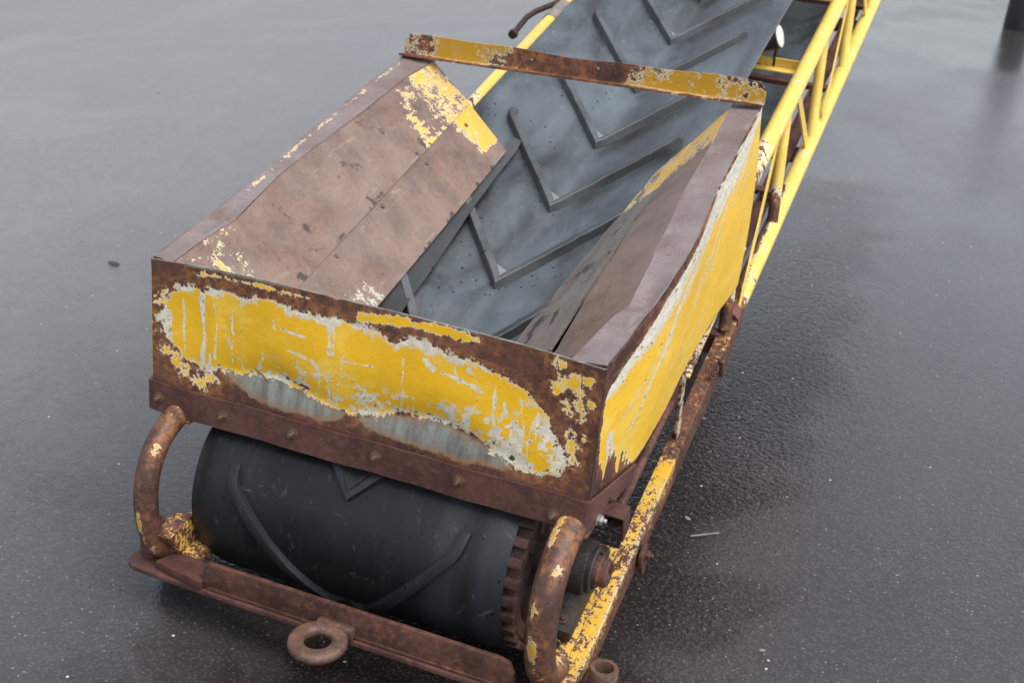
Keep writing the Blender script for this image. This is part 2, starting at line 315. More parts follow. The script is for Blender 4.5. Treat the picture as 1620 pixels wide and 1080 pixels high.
class MB:
    def __init__(s): s.v = []; s.f = []
    def add(s, vs, fs):
        k = len(s.v); s.v += [Vector(v) for v in vs]; s.f += [[i+k for i in f] for f in fs]; return s
    def bmesh(s, bm, mat=None):
        k = len(s.v); bm.verts.index_update()
        for v in bm.verts: s.v.append((mat @ v.co) if mat else v.co.copy())
        for f in bm.faces: s.f.append([v.index+k for v in f.verts])
        bm.free(); return s
    def box(s, c, size, X=None, Y=None, Z=None, bev=.002):
        bm = bmesh.new(); bmesh.ops.create_cube(bm, size=1)
        bmesh.ops.scale(bm, vec=size, verts=bm.verts)
        if bev: bmesh.ops.bevel(bm, geom=bm.edges[:], offset=min(bev, min(size)*.4), segments=2, affect='EDGES', profile=.6)
        m = Matrix.Identity(4)
        if X is not None:
            X, Y, Z = Vector(X), Vector(Y), Vector(Z); m = Matrix(((X.x, Y.x, Z.x, 0), (X.y, Y.y, Z.y, 0), (X.z, Y.z, Z.z, 0), (0, 0, 0, 1)))
        return s.bmesh(bm, Matrix.Translation(Vector(c)) @ m)
    def loft(s, path, section, upv=(0, 0, 1), step=None, caps=True, wob=0.0):
        P = [Vector(p) for p in path]
        if step:
            Q = [P[0]]
            for a, b in zip(P, P[1:]):
                k = max(1, int((b-a).length/step))
                for i in range(1, k+1): Q.append(a.lerp(b, i/k))
            P = Q
        k = len(s.v); m = len(section); n = len(P); upv = Vector(upv); rnd = random.Random(n*31+m)
        for i, p in enumerate(P):
            t = (P[min(i+1, n-1)]-P[max(i-1, 0)]).normalized()
            side = t.cross(upv).normalized(); uu = side.cross(t)
            w = Vector((rnd.uniform(-1, 1), rnd.uniform(-1, 1), rnd.uniform(-1, 1)))*wob
            for a, b in section: s.v.append(p+side*a+uu*b+w)
        for i in range(n-1):
            for j in range(m):
                j2 = (j+1) % m; s.f.append([k+i*m+j, k+i*m+j2, k+(i+1)*m+j2, k+(i+1)*m+j])
        if caps: s.f.append([k+j for j in range(m)][::-1]); s.f.append([k+(n-1)*m+j for j in range(m)])
        return s
    def tube(s, path, r, seg=20, upv=(0, 0, 1), step=None, caps=True):
        return s.loft(path, [(r*math.cos(2*math.pi*j/seg), r*math.sin(2*math.pi*j/seg)) for j in range(seg)], upv, step, caps)
    def lathe(s, o, axis, prof, seg=40):           # prof: (radius, height along axis)
        axis = Vector(axis).normalized(); a = axis.orthogonal().normalized(); b = axis.cross(a); o = Vector(o); k = len(s.v); m = len(prof)
        for i in range(seg):
            d = a*math.cos(2*math.pi*i/seg)+b*math.sin(2*math.pi*i/seg)
            for r, h in prof: s.v.append(o+d*r+axis*h)
        for i in range(seg):
            i2 = (i+1) % seg
            for j in range(m-1): s.f.append([k+i*m+j, k+i2*m+j, k+i2*m+j+1, k+i*m+j+1])
        if prof[0][0] > 1e-6 and prof[0] != prof[-1]:
            s.f.append([k+i*m for i in range(seg)][::-1]); s.f.append([k+i*m+m-1 for i in range(seg)])
        return s
    def prism(s, pts, d, bev=0.0):                   # polygon in space extruded by vector d
        bm = bmesh.new(); vs = [bm.verts.new(Vector(p)) for p in pts]; f = bm.faces.new(vs)
        r = bmesh.ops.extrude_face_region(bm, geom=[f]); nv = [g for g in r['geom'] if isinstance(g, bmesh.types.BMVert)]
        bmesh.ops.translate(bm, vec=Vector(d), verts=nv); bmesh.ops.recalc_face_normals(bm, faces=bm.faces)
        if bev: bmesh.ops.bevel(bm, geom=bm.edges[:], offset=bev, segments=2, affect='EDGES', profile=.6)
        return s.bmesh(bm)
    def build(s, name, mat, parent=None, smooth=35): return link(name, s.v, s.f, mat, parent, smooth)
def sheet(fn, nu, nv, thick, name, mat, parent=None, smooth=50):
    """curved plate: fn(u,v)->(points, normals) arrays of a mid surface; given a real thickness"""
    U, V = np.meshgrid(np.linspace(0, 1, nu+1), np.linspace(0, 1, nv+1), indexing='ij')
    P = fn(U, V); P = np.stack(P, -1)
    du = np.gradient(P, axis=0); dv = np.gradient(P, axis=1); N = np.cross(du, dv); N /= np.linalg.norm(N, axis=-1, keepdims=True)+1e-12
    A = (P+N*thick/2).reshape(-1, 3); B = (P-N*thick/2).reshape(-1, 3); off = len(A)
    idx = lambda i, j: i*(nv+1)+j
    F = []
    for i in range(nu):
        for j in range(nv):
            q = [idx(i, j), idx(i+1, j), idx(i+1, j+1), idx(i, j+1)]
            F.append(q); F.append([k+off for k in q[::-1]])
    for i in range(nu):
        for j in (0, nv):
            a, b = idx(i, j), idx(i+1, j); F.append([a, b, b+off, a+off] if j else [b, a, a+off, b+off])
    for j in range(nv):
        for i in (0, nu):
            a, b = idx(i, j), idx(i, j+1); F.append([b, a, a+off, b+off] if i else [a, b, b+off, a+off])
    return link(name, np.concatenate([A, B]), F, mat, parent, smooth)
def hexbolt(name, p, axis, r, h, mat, parent, stud=True, washer=True, rot=0.0):
    axis = Vector(axis).normalized(); a = axis.orthogonal().normalized(); b = axis.cross(a); p = Vector(p); m = MB()
    if washer: m.lathe(p, axis, [(r*1.35, 0), (r*1.35, h*.18), (r*1.2, h*.25)], 20)
    pts = [p+axis*h*.2+(a*math.cos(rot+k*math.pi/3)+b*math.sin(rot+k*math.pi/3))*r for k in range(6)]
    m.prism(pts, axis*h*.8, min(r, h)*.12)
    if stud: m.lathe(p, axis, [(r*.5, h*.9), (r*.5, h*1.5), (r*.38, h*1.65)], 14)
    return m.build(name, mat, parent, 30)
def tag(o, label=None, cat=None, group=None, kind=None):
    if label: o['label'] = label
    if cat: o['category'] = cat
    if group: o['group'] = group
    if kind: o['kind'] = kind
    return o
def interp(x, pts):
    a = np.array(pts); return np.interp(x, a[:, 0], a[:, 1])

# ------------------------------------------------------------------ ground
def ground():
    xs = np.unique(np.concatenate([np.linspace(-400, -12, 12), np.linspace(-12, 12, 60), np.linspace(12, 400, 12)]))
    V = []; F = []; n = len(xs)
    for a in xs:
        for b in xs:
            V.append((a, b+2, GZ + (.006*math.sin(a*1.1+.4)*math.sin(b*.8) if abs(a) < 30 and abs(b) < 30 else 0)))
    for i in range(n-1):
        for j in range(n-1): F.append([i*n+j, (i+1)*n+j, (i+1)*n+j+1, i*n+j+1])
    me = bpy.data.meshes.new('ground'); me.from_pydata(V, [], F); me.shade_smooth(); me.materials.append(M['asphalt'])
    o = bpy.data.objects.new('ground', me); COL.objects.link(o); tag(o, kind='structure')
ground()

# ------------------------------------------------------------------ the conveyor
cv = bpy.data.objects.new('belt_conveyor', None); COL.objects.link(cv); cv.location = (0, .4, GZ); WLOC[cv.name] = Vector(cv.location)
tag(cv, 'old yellow mobile belt conveyor with a rusty loading hopper and black chevron rubber belt', 'conveyor')

# ---- hopper front sheet
OUT = [(-0.467, -0.16), (-0.473, -0.125), (-0.457, -0.093), (-0.422, -0.056), (-0.345, -0.045), (-0.255, -0.040), (-0.195, -0.040), (-0.108, -0.044), (-0.075, -0.050), (-0.060, -.042), (-0.022, -0.045), (0.034, -0.042), (0.056, -0.058), (.066, -.062), (0.080, -0.060), (0.090, -.046), (0.116, -0.040), (0.171, -0.050), (0.225, -0.056), (0.292, -0.072), (0.333, -0.085), (0.376, -0.120), (0.421, -0.170), (0.436, -0.205), (0.429, -0.232), (0.392, -0.248), (0.345, -0.245), (0.308, -0.222), (0.273, -0.207), (0.225, -0.195), (0.156, -0.193), (0.073, -0.200), (-0.011, -0.226), (-0.07, -0.226), (-0.13, -0.208), (-0.191, -0.195), (-0.251, -0.198), (-0.328, -0.209), (-0.36, -0.214), (-0.407, -0.204)]
G1 = [(-0.335, -.214), (-0.305, -0.208), (-0.251, -0.199), (-0.19, -0.202), (-0.13, -0.214), (-0.075, -0.230), (-0.03, -0.238), (-0.05, -0.258), (-0.098, -0.266), (-0.173, -0.265), (-0.25, -0.256), (-0.297, -0.234)]
G2 = [(-0.012, -0.236), (0.073, -0.208), (0.184, -0.200), (0.268, -0.213), (0.358, -0.246), (0.327, -0.264), (0.232, -0.268), (0.134, -0.263), (0.019, -0.258)]
def rimz(x): return .012*(1-np.abs(2*x)**3)
def front_fn(U, V):
    x = -.5+U; zt = rimz(x) - .006*np.exp(-((x+.066)/.012)**2) + .003*(fbm(x, x*0, 9, 2)-.5)
    z = zt + (-.342-zt)*V
    y = .0 + .004*(fbm(x, z, 5, 3, 2)-.5)*2
    zb = interp(x, [(-.5, -.25), (-.33, -.212), (-.2, -.198), (-.05, -.232), (.07, -.207), (.18, -.197), (.36, -.245), (.5, -.27)])
    amp = .012*np.exp(-((x+.19)/.16)**2) + .014*np.exp(-((x-.17)/.17)**2)
    y = y + amp*np.exp(-(np.abs(z-zb)/.030)**1.5) - .004*np.exp(-((z+.12)/.06)**2)*np.cos(x*6)
    y = y + .004*np.exp(-(((x+.062)/.02)**2+((z-.005)/.03)**2)) - .0025*np.exp(-((x+.35)/.025)**2)*np.exp(-((z+.14)/.08)**2)
    y = y*np.minimum(1, (1-np.abs(2*x))*12)*(1-V**8)
    return x, y, z
fp = sheet(front_fn, 330, 110, .004, 'front_panel', 'front', cv)
def f_y(x, y, z):
    d = poly_sd(x, z, OUT)
    f = .60 + d*10
    f = np.clip(f, .0, .92)
    t = rimz(x)-z
    # remnants of paint along the rim and at both ends
    a = .60 - np.abs(t-interp(x, [(-.5, .02), (-.3, .014), (-.12, .016), (-.02, .03), (.1, .016), (.3, .014)]))*16
    a = (a-.04)*(sstep(x, -.46, -.38)*sstep(-x, .06, .14)) + (a+.06)*sstep(x, -.05, 0)*sstep(-x, -.30, -.22)
    f = np.maximum(f, a)
    for bx, bz, r in [(-.44, -.05, .012), (-.47, -.06, .012), (-.46, -.20, .02), (-.35, -.235, .016), (.47, -.11, .012), (.475, -.15, .010), (.46, -.20, .014), (.435, -.10, .012), (.409, -.014, .016), (.405, -.058, .012), (.422, -.052, .017), (.440, -.045, .016), (.455, -.065, .014), (.452, -.09, .014), (.43, -.085, .013), (.46, -.125, .012), (.445, -.145, .02), (.452, -.175, .017), (.468, -.035, .010), (.48, -.08, .01), (-.38, -.252, .03), (-.42, -.235, .02), (-.478, -.15, .028), (-.487, -.09, .02), (-.44, -.215, .02), (.44, -.11, .010), (.41, -.07, .01)]:
        f = np.maximum(f, .53 - np.clip(np.hypot(x-bx, (z-bz)*.9)/(r*1.6)-.3, 0, 3)*.20)
    sp = sstep(fbm(x, z, 42, 4, 9), .60, .68)*sstep(-.10-z+(-.06), -.02, .05)   # pitted lower half
    return f - .18*sp*(d > .0)
def f_w(x, y, z):
    d = poly_sd(x, z, OUT); nz = fbm(x, z, 26, 4, 3); n2 = fbm(x, z, 9, 3, 5)
    wid = .006+.020*sstep(n2, .35, .7)+np.where(x < -.36, .010, 0)+np.where(x > .33, .014, 0)
    w = np.where(d > -.02, .54-.05*sstep(-z, .15, .19)-.34*np.clip(d, 0, 1)/wid+1.0*(nz-.5), 0)
    S = [((-.423, -.075), (-.42, -.192), .0045), ((-.386, -.06), (-.366, -.15), .0035), ((-.366, -.15), (-.372, -.225), .006), ((-.345, -.067), (-.338, -.120), .005), ((-.338, -.120), (-.344, -.19), .004), ((-.303, -.071), (-.301, -.195), .0022),
         ((-.076, -.050), (-.071, -.110), .0075), ((-.066, -.052), (-.061, -.108), .006), ((.286, -.085), (.290, -.15), .006), ((.290, -.15), (.302, -.21), .0065), ((.341, -.10), (.352, -.16), .0025), ((.352, -.16), (.345, -.235), .006), ((.382, -.115), (.366, -.17), .0025), ((.092, -.082), (.093, -.185), .0022), ((.385, -.12), (.40, -.19), .005), ((-.318, -.11), (-.318, -.14), .003),
          ((-.172, -.125), (-.10, -.139), .0042), ((-.112, -.134), (-.098, -.152), .0045), ((-.185, -.085), (-.13, -.088), .0035), ((-.205, -.07), (-.2, -.088), .003), ((-.045, -.118), (.05, -.112), .003), ((-.04, -.105), (-.045, -.15), .0025), ((.175, -.09), (.25, -.10), .005), ((.14, -.072), (.155, -.085), .010), ((.20, -.075), (.21, -.10), .006), ((.215, -.098), (.26, -.11), .004), ((.31, -.12), (.318, -.15), .005), ((.23, -.07), (.235, -.078), .007)]
    for a, b, r in S:
        jag = (fbm(x, z, 60, 3, int(a[0]*50) & 15)-.5)*.006
        g_ = fbm(x, z, 34, 3, int(abs(a[1])*90) & 7); w = np.maximum(w, (.76-.34*(seg_d(x+jag, z, a, b)/(r*.72))+.7*(g_-.5))*(d > 0))
    sp = sstep(fbm(x, z, 58, 3, 11), .53, .61)*(.35+.5*sstep(-z, .11, .19)+.25*sstep(x, .1, .3))
    sp = np.maximum(sp, sstep(fbm(x, z, 90, 2, 15), .60, .67)*(.2+.7*sstep(-z, .10, .17)))
    low = np.where(d > 0, sp*.70*sstep(x+.5, .1, .3), 0)
    vst = fbm(x, z*.10, 75, 2, 17); endz = np.maximum(sstep(-x, .27, .38), sstep(x, .28, .36))
    w = np.maximum(w, np.where(d > 0, sstep(vst, .60, .72)*(.34+.36*endz+.30*np.exp(-d/.02)), 0))
    return np.maximum(w, low)
def f_g(x, y, z):
    a = np.maximum(poly_sd(x, z, G1), poly_sd(x, z, G2)); a = a+.018*(fbm(x*.5, z, 22, 4, 23)-.5); return np.maximum(np.clip(.54+a*24, 0, 1.15), 1.0*(rimz(x)-z < .0035))
setattr_(fp, fy=f_y, fw=f_w, fg=f_g)

# ---- hopper side sheets
RR = [(-.02, .498), (0, .500), (.125, .513), (.237, .524), (.386, .533), (.506, .532), (.727, .517), (.938, .511), (1.17, .506), (1.25, .505)]
RB = [(0, -.281), (.12, -.300), (.247, -.312), (.457, -.278), (.62, -.238), (.8, -.206), (1.115, -.198), (1.2, -.19)]
def right_fn(U, V):
    y = 1.185*U; xt = interp(y, RR); zt = .25*y+.003*(fbm(y, y*0, 14, 3)-.5)
    zb = interp(y, RB); t = V
    xb = .5+.022*sstep(y, 0, .35)
    z = zt+(zb-zt)*t; x = xt+(xb-xt)*sstep(t, 0, 1)**.8
    x = x + .006*(fbm(y, z, 4, 3, 4)-.5)*np.minimum(1, y*8) + .006*np.sin(t*3.14)*np.minimum(1, y*5)
    y = y + U**6*.02*np.sin(t*3.14)
    return x, y, z
rp = sheet(right_fn, 240, 100, .004, 'side_panel', 'side', cv)
def rs_t(y, z): return .25*y-z                       # depth below the rim
def rs_y(x, y, z):
    t = rs_t(y, z); band = interp(y, [(0, .05), (.05, .062), (.14, .050), (.25, .034), (.4, .026), (.5, .022), (.7, .014), (1.2, .009)])
    f = .62+(t-band)*14
    f = np.clip(f, 0, .84)
    f = np.where(y < .035, f-(.035-y)*16, f)
    zb = interp(y, RB)
    low = (z-zb)
    f = f - (.66+1.5*(fbm(y*4, z*.8, 9, 3, 19)-.5))*np.exp(-(((y-.09)/.13)**2+(low/.085)**2)) - .40*np.exp(-(low/.010)**2)
    return f
def rs_w(x, y, z):
    t = rs_t(y, z); band = interp(y, [(0, .05), (.05, .062), (.14, .050), (.25, .034), (.4, .026), (.5, .022), (.7, .014), (1.2, .009)])
    s = fbm(y*1.0+z*.6, (z-y*.45)*9, 5, 4, 6)
    near = np.exp(-np.clip(t-band, 0, 9)/interp(y, [(0, .024), (.2, .042), (.45, .10), (.7, .11), (1.0, .07), (1.2, .03)]))
    w = near*(.66+1.15*(s-.22))
    s2 = fbm(y*1.5, (z-y*.55)*16, 6, 3, 12)
    w = np.maximum(w, .62*sstep(s2, .56, .68)*(.72+.4*near))
    for a, b, r in [((.24, -.13), (.36, -.06), .006), ((.30, -.09), (.44, .02), .007), ((.18, -.20), (.26, -.13), .005), ((.42, -.16), (.70, .05), .002), ((.5, -.12), (.85, .12), .002), ((.07, -.17), (.09, -.23), .016), ((.6, -.06), (.62, .0), .004), ((.75, -.02), (.8, .05), .004), ((.36, -.05), (.40, .0), .010)]:
        w = np.maximum(w, .80-.34*seg_d(y, z, a, b)/r)
    return w
setattr_(rp, fy=rs_y, fw=rs_w, fg=lambda x, y, z: .9*np.exp(-(rs_t(y, z)/.03)**2)*(fbm(y, z, 7, 3, 8)-.25))
def left_fn(U, V):
    y = 1.185*U; zt = .228*y; zb = interp(y, RB)
    xt = interp(y, [(0, -.5), (.2, -.492), (.4, -.496), (.6, -.508), (1.19, -.515)])
    z = zt+(zb-zt)*V; x = xt+.008*(fbm(y, z, 4, 3, 14)-.5)*np.minimum(1, y*8)
    return x, y, z
lp = sheet(left_fn, 120, 40, .004, 'side_panel', 'side', cv)
setattr_(lp, fy=lambda x, y, z: .7-.3*np.exp(-((.228*y-z)/.03)**2), fw=.1)

# ---- rim flanges (folded inwards, dented)
LR = [(0, -.5), (.037, -.495), (.215, -.491), (.393, -.495), (.603, -.509), (.933, -.513), (1.184, -.515)]
LC = [(0, -.452), (.109, -.446), (.205, -.432), (.30, -.442), (.42, -.455), (.514, -.456), (.695, -.448), (.803, -.443), (1.05, -.440), (1.187, -.418)]
def lflange(U, V):
    y = .004+1.18*U; a = interp(y, LR)+.001; b = interp(y, LC); x = a+(b-a)*V
    z = .228*y + .002 - .004*V + .006*(fbm(y, x, 9, 3, 21)-.5)*np.minimum(1, y*10)
    z = z - .007*np.exp(-((y-.16)/.035)**2)*np.sin(V*3.14)
    return x, y, z
lf = sheet(lflange, 160, 12, .003, 'rim_flange', 'flange', cv)
setattr_(lf, fy=lambda x, y, z: .08+.42*np.exp(-((x-interp(y, LR)-.016)/.014)**2)*sstep(y, .24, .36), fw=.0)
RC = [(0, .428), (.10, .444), (.168, .457), (.212, .472), (.369, .466), (.443, .459), (.556, .454), (.713, .442), (.844, .443), (1.141, .434), (1.2, .432)]
def rflange(U, V):
    y = .004+1.18*U; a = interp(y, RR)-.001; b = interp(y, RC); x = a+(b-a)*V
    z = .25*y + .004 - .008*V + .014*(fbm(y, x, 8, 3, 31)-.5)*np.minimum(1, y*10)
    z = z + .010*np.exp(-((y-.46)/.03)**2)*np.sin(V*3.14) - .012*np.exp(-((y-.27)/.06)**2)*np.sin(V*3.14)
    return x, y, z
rf = sheet(rflange, 160, 12, .003, 'rim_flange', 'flange', cv)
setattr_(rf, fy=lambda x, y, z: .10+.27*np.exp(-((x-.475)/.02)**2)*np.maximum(np.exp(-((y-.62)/.13)**2), np.exp(-((y-1.0)/.12)**2)), fw=0)

# ---- sloping chute plates
KL = .558*(-.155)-.2348*C(-.155, .316, -.25).y+.7957*C(-.155, .316, -.25).z
def lz(x, y): return (KL-.558*x+.2348*y)/.7957
def lup(U, V):
    yr = 1.18-.035*V; y = .006+(yr-.006)*U; a = interp(y, LC); x = a+(-.288-a)*V
    z0 = .228*y-.004; z1 = lz(-.288, y)+.005; z = z0+(z1-z0)*V
    z = z + .010*(fbm(x, y, 5, 3, 3)-.5)*np.sin(np.clip(V, 0, 1)*3.14) - .012*np.exp(-((y-.45)/.12)**2)*np.sin(V*3.14)
    return x, y, z
up_ = sheet(lup, 180, 46, .003, 'upper_chute_plate', 'chute', cv)
def cl_y(x, y, z):
    f = .12+.40*sstep(y+.5*(x+.35)+.2*(fbm(x, y, 9, 3, 41)-.5), .86, 1.0)
    f = np.maximum(f, .44*np.exp(-((y-.12)/.13)**2)*sstep(-x, .30, .36)+.05)
    return f
setattr_(up_, fd=lambda x, y, z: .42*np.exp(-((x+.293)/.012)**2)*(np.exp(-((y-.45)/.05)**2)+np.exp(-((y-.62)/.05)**2)+.35)+.5*sstep(fbm(x, y, 24, 3, 51), .66, .74), fy=cl_y, fw=lambda x, y, z: .35*sstep(y, .9, 1.0)*(x > -.40))
def llo(U, V):
    yr = 1.150-.035*V; y = .006+(yr-.006)*U; x = -.298+.143*V
    zlow = None
    z = lz(x, y)+.0 + .006*(fbm(x, y, 4, 3, 8)-.5)
    return x, y, z
lo_ = sheet(llo, 180, 40, .003, 'lower_chute_plate', 'chute', cv)
setattr_(lo_, fd=lambda x, y, z: .35*np.exp(-((x+.157)/.006)**2)+.45*sstep(fbm(x, y, 24, 3, 52), .69, .76), fy=lambda x, y, z: np.maximum(.08+.58*sstep(y-.35*(x+.28)+.12*(fbm(x, y, 14, 3, 43)-.5), .90, 1.08)*sstep(-x, .165, .20), .54*np.exp(-(((y-.36)/.13)**2+((x+.18)/.06)**2))),
         fw=lambda x, y, z: .75*np.exp(-(((y-.34)/.13)**2+((x+.17)/.05)**2)))
nL = Vector((.558, -.2348, .7957)).normalized()
for (bx, by) in [(-.277, .389), (-.277, .616), (-.269, .844), (-.262, 1.07), (-.277, .16)]:
    m = MB(); p = Vector((bx, by, float(lz(bx, by))+.002)); m.lathe(p, nL, [(.0062, 0), (.0056, .0020), (.0036, .0034), (0.0, .004)], 18)
    m.build('rivet', 'rust3', lo_, 60)
def rz_low(y): v = (y)/ct-.02; return v
def rlow_pt(y):                                   # lower edge of the right skirt board lying on the belt
    x = interp(y, [(0, .165), (.42, .186), (.85, .236), (1.17, .277), (1.3, .326)])
    w = interp(y, [(0, -.30), (.42, -.270), (.85, -.252), (1.17, -.236), (1.3, -.22)])
    v = (y+w*st)/ct
    return x, v*st+w*ct
def rplate(U, V):
    y = .006+(1.175-.05*V-.006)*U; xa = interp(y, RC); za = .25*y-.006
    xl, zl = rlow_pt(y); k = .50-.060*np.clip(1-y/.8, 0, 1)+.03*(fbm(y, y*0, 12, 3, 5)-.5); xb = xa+(xl-xa)*k; zb = za+(zl-za)*k+.004
    x = xa+(xb-xa)*V; z = za+(zb-za)*V + .008*(fbm(x, y, 5, 3, 18)-.5)
    return x, y, z
rc_ = sheet(rplate, 150, 40, .003, 'upper_chute_plate', 'chute', cv)
setattr_(rc_, fy=lambda x, y, z: .12+.5*sstep(y+.9*(.44-x)*0, .84, 1.0), fw=lambda x, y, z: .3*sstep(y, .75, 1.0))
def rboard(U, V):
    y = .006+1.12*U; xa = interp(y, RC); za = .25*y-.006; xl, zl = rlow_pt(y)
    gap = .075*np.clip(1-y/.8, 0, 1)+.02*(fbm(y, y*0, 10, 3, 9)-.5)*(y < .8)
    k0 = .50+gap; kk = k0+(1.0-k0)*V
    x = xa+(xl-xa)*kk; z = za+(zl-za)*kk+.002 + .006*(fbm(y, V, 6, 3, 28)-.5) - .014*np.clip(1-y/.9, 0, 1)*(1-V)
    return x, y, z
rb_ = sheet(rboard, 150, 24, .008, 'skirt_board', 'chute2', cv)
setattr_(rb_, fd=lambda x, y, z: .55*sstep(fbm(x*2, y, 16, 3, 53), .60, .72), fy=lambda x, y, z: .02+.52*sstep(y, .78, .95), fw=0)

# ---- belt surface
R0 = .218; VC, WC = .0046, -.554
def beltpos(s_, u, h=0.0):
    """s_: distance along the belt (0 above the drum axle, negative round the drum), u: across, h: height off the rubber"""
    if s_ >= -1e-9:
        b = min(1, max(0, s_/.45)); b = b*b*(3-2*b); a = b*math.atan(.125/.335)
        q = math.sqrt(u*u+.022**2)-.022*1.0; sg = u/math.sqrt(u*u+.022**2)
        x = .0+.02*min(1, s_/.4)+u*math.cos(a); w = WC+R0-.001+q*math.sin(a)
        nx, nw = -sg*math.sin(a), math.cos(a); L = math.hypot(nx, nw)
        return C(x+nx/L*h, VC+s_, w+nw/L*h)
    ph = -s_/R0; e_ = max(0.0, (abs(u)-.305)/.057); h = h-.013*e_*e_*min(1, ph*3)
    if u < 0: u *= 1+.028*min(1, ph*2)
    if ph <= math.pi: return C(u, VC-(R0+h)*math.sin(ph), WC-.001+(R0+h)*math.cos(ph))
    return C(u, VC+(ph-math.pi)*R0, WC-.001-R0-h)
SEND = 9.8
def belt_mesh():
    us = np.linspace(-.362, .362, 41); ss = list(np.arange(SEND, 0.5, -.06))+list(np.arange(.5, 0, -.03))+list(np.linspace(0, -math.pi*R0, 44))+list(np.arange(-math.pi*R0-.05, -math.pi*R0-SEND, -.15))
    m = MB(); n = len(us); T = .010
    rnd = np.random.RandomState(3)
    for h0 in (0, -T):
        for s_ in ss:
            for u in us:
                h = h0 + .0022*(vnoise(np.array(u*9+3), np.array(s_*5+60))-.5)
                m.v.append(beltpos(float(s_), float(u), float(h)))
    N = len(ss); O = N*n
    for i in range(N-1):
        for j in range(n-1):
            q = [i*n+j, i*n+j+1, (i+1)*n+j+1, (i+1)*n+j]; m.f.append(q); m.f.append([k+O for k in q[::-1]])
        for j in (0, n-1):
            a, b = i*n+j, (i+1)*n+j; m.f.append([a, b, b+O, a+O])
    for i in (0, N-1):
        for j in range(n-1): a, b = i*n+j, i*n+j+1; m.f.append([a, b, b+O, a+O])
    return m.build('belt', 'belt', cv, 50)
belt = belt_mesh()
setattr_(belt, fg=lambda x, y, z: .06+.94*sstep((y*ct+z*st), .0, .3), fy=lambda x, y, z: .14*np.exp(-((x-.02)/.018)**2)*(y > .3))  # sky sheen painted onto the top run, drum front left dark
PROF = [(-.0135, -.002), (-.0112, .0215), (-.0094, .023), (.0092, .023), (.0110, .0215), (.0132, -.002)]
def cleat(s0):
    m = MB(); rn = random.Random(int(s0*1000)); s0 += rn.uniform(-.005, .005)
    for sg in (-1, 1):
        pts = [(0.0, 0.0)]
        for k in range(1, 15): t = k/14; pts.append((t*.250, t*.288))
        pts += [(.258, .302), (.263, .325), (.266, .345)]
        k0 = len(m.v); L = len(PROF)
        for i, (u, d) in enumerate(pts):
            a = pts[max(0, i-1)]; b = pts[min(len(pts)-1, i+1)]; tu, td = b[0]-a[0], b[1]-a[1]; l = math.hypot(tu, td); nu, nd = -td/l, tu/l; hw = 1+rn.uniform(-.06, .05)
            if i == 0: nu, nd = 0.0, 1.25
            fade = 1.0 if i < len(pts)-2 else (.8 if i == len(pts)-2 else .35)
            for (c_, h) in PROF:
                c2 = -c_ if sg < 0 or True else c_
                uu = (u+nu*c2*(1 if i else 0))*sg; m.v.append(beltpos(s0+d+nd*c2, uu, h*fade*hw*(.62 if s0 < -.1 else 1) if h > 0 else h))
        for i in range(len(pts)-1):
            for j in range(L-1): m.f.append([k0+i*L+j, k0+i*L+j+1, k0+(i+1)*L+j+1, k0+(i+1)*L+j])
        m.f.append([k0+(len(pts)-1)*L+j for j in range(L)])
    # web in the fork of the chevron
    a = len(m.v); z = .0205
    for (u, d, h) in [(0, .006, z), (-.044, .060, z*.9), (.044, .060, z*.9), (0, .066, .001), (-.052, .068, .0), (.052, .068, .0)]: m.v.append(beltpos(s0+d, u, h))
    m.f += [[a, a+2, a+3, a+1], [a+1, a+3, a+4], [a+3, a+2, a+5]]
    o = m.build('cleat', 'cleat', belt, 28); nv = len(m.v)
    q = np.zeros(nv); q[a:] = .8 if s0 > 0 else 0
    setattr_(o, fy=q, fg=1.0 if s0 > -.1 else .06); return o  # painted sheen follows the top run, drum cleats left dark
s_list = [-.152, -.498] + [-.152+.3755*k for k in range(1, 25)] + [-.152-.3755*2.2]
for s0 in s_list: cleat(s0)

# ---- rubber skirt strip on the left half of the belt
def skl(U, V):
    v = .02+1.16*U; x0 = -.172+0*v; x1 = interp(v, [(0, -.098), (.367, -.112), (.8, -.130), (1.13, -.140), (1.2, -.15)])
    x = x0+(x1-x0)*V; w = -.3355+.373*np.abs(x-.02)+.006+.008*V+.004*np.sin(v*9)*V+.002*(1-V)
    bl = sstep(v, 0, .45); w = (w+.336)*(.3+.7*bl)-.336+.012*(1-bl)
    return x, v*ct-w*st, v*st+w*ct
setattr_(sheet(skl, 90, 8, .006, 'rubber_skirt', 'skirt', cv), fg=lambda x, y, z: .15+.85*sstep(y, .35, .9))

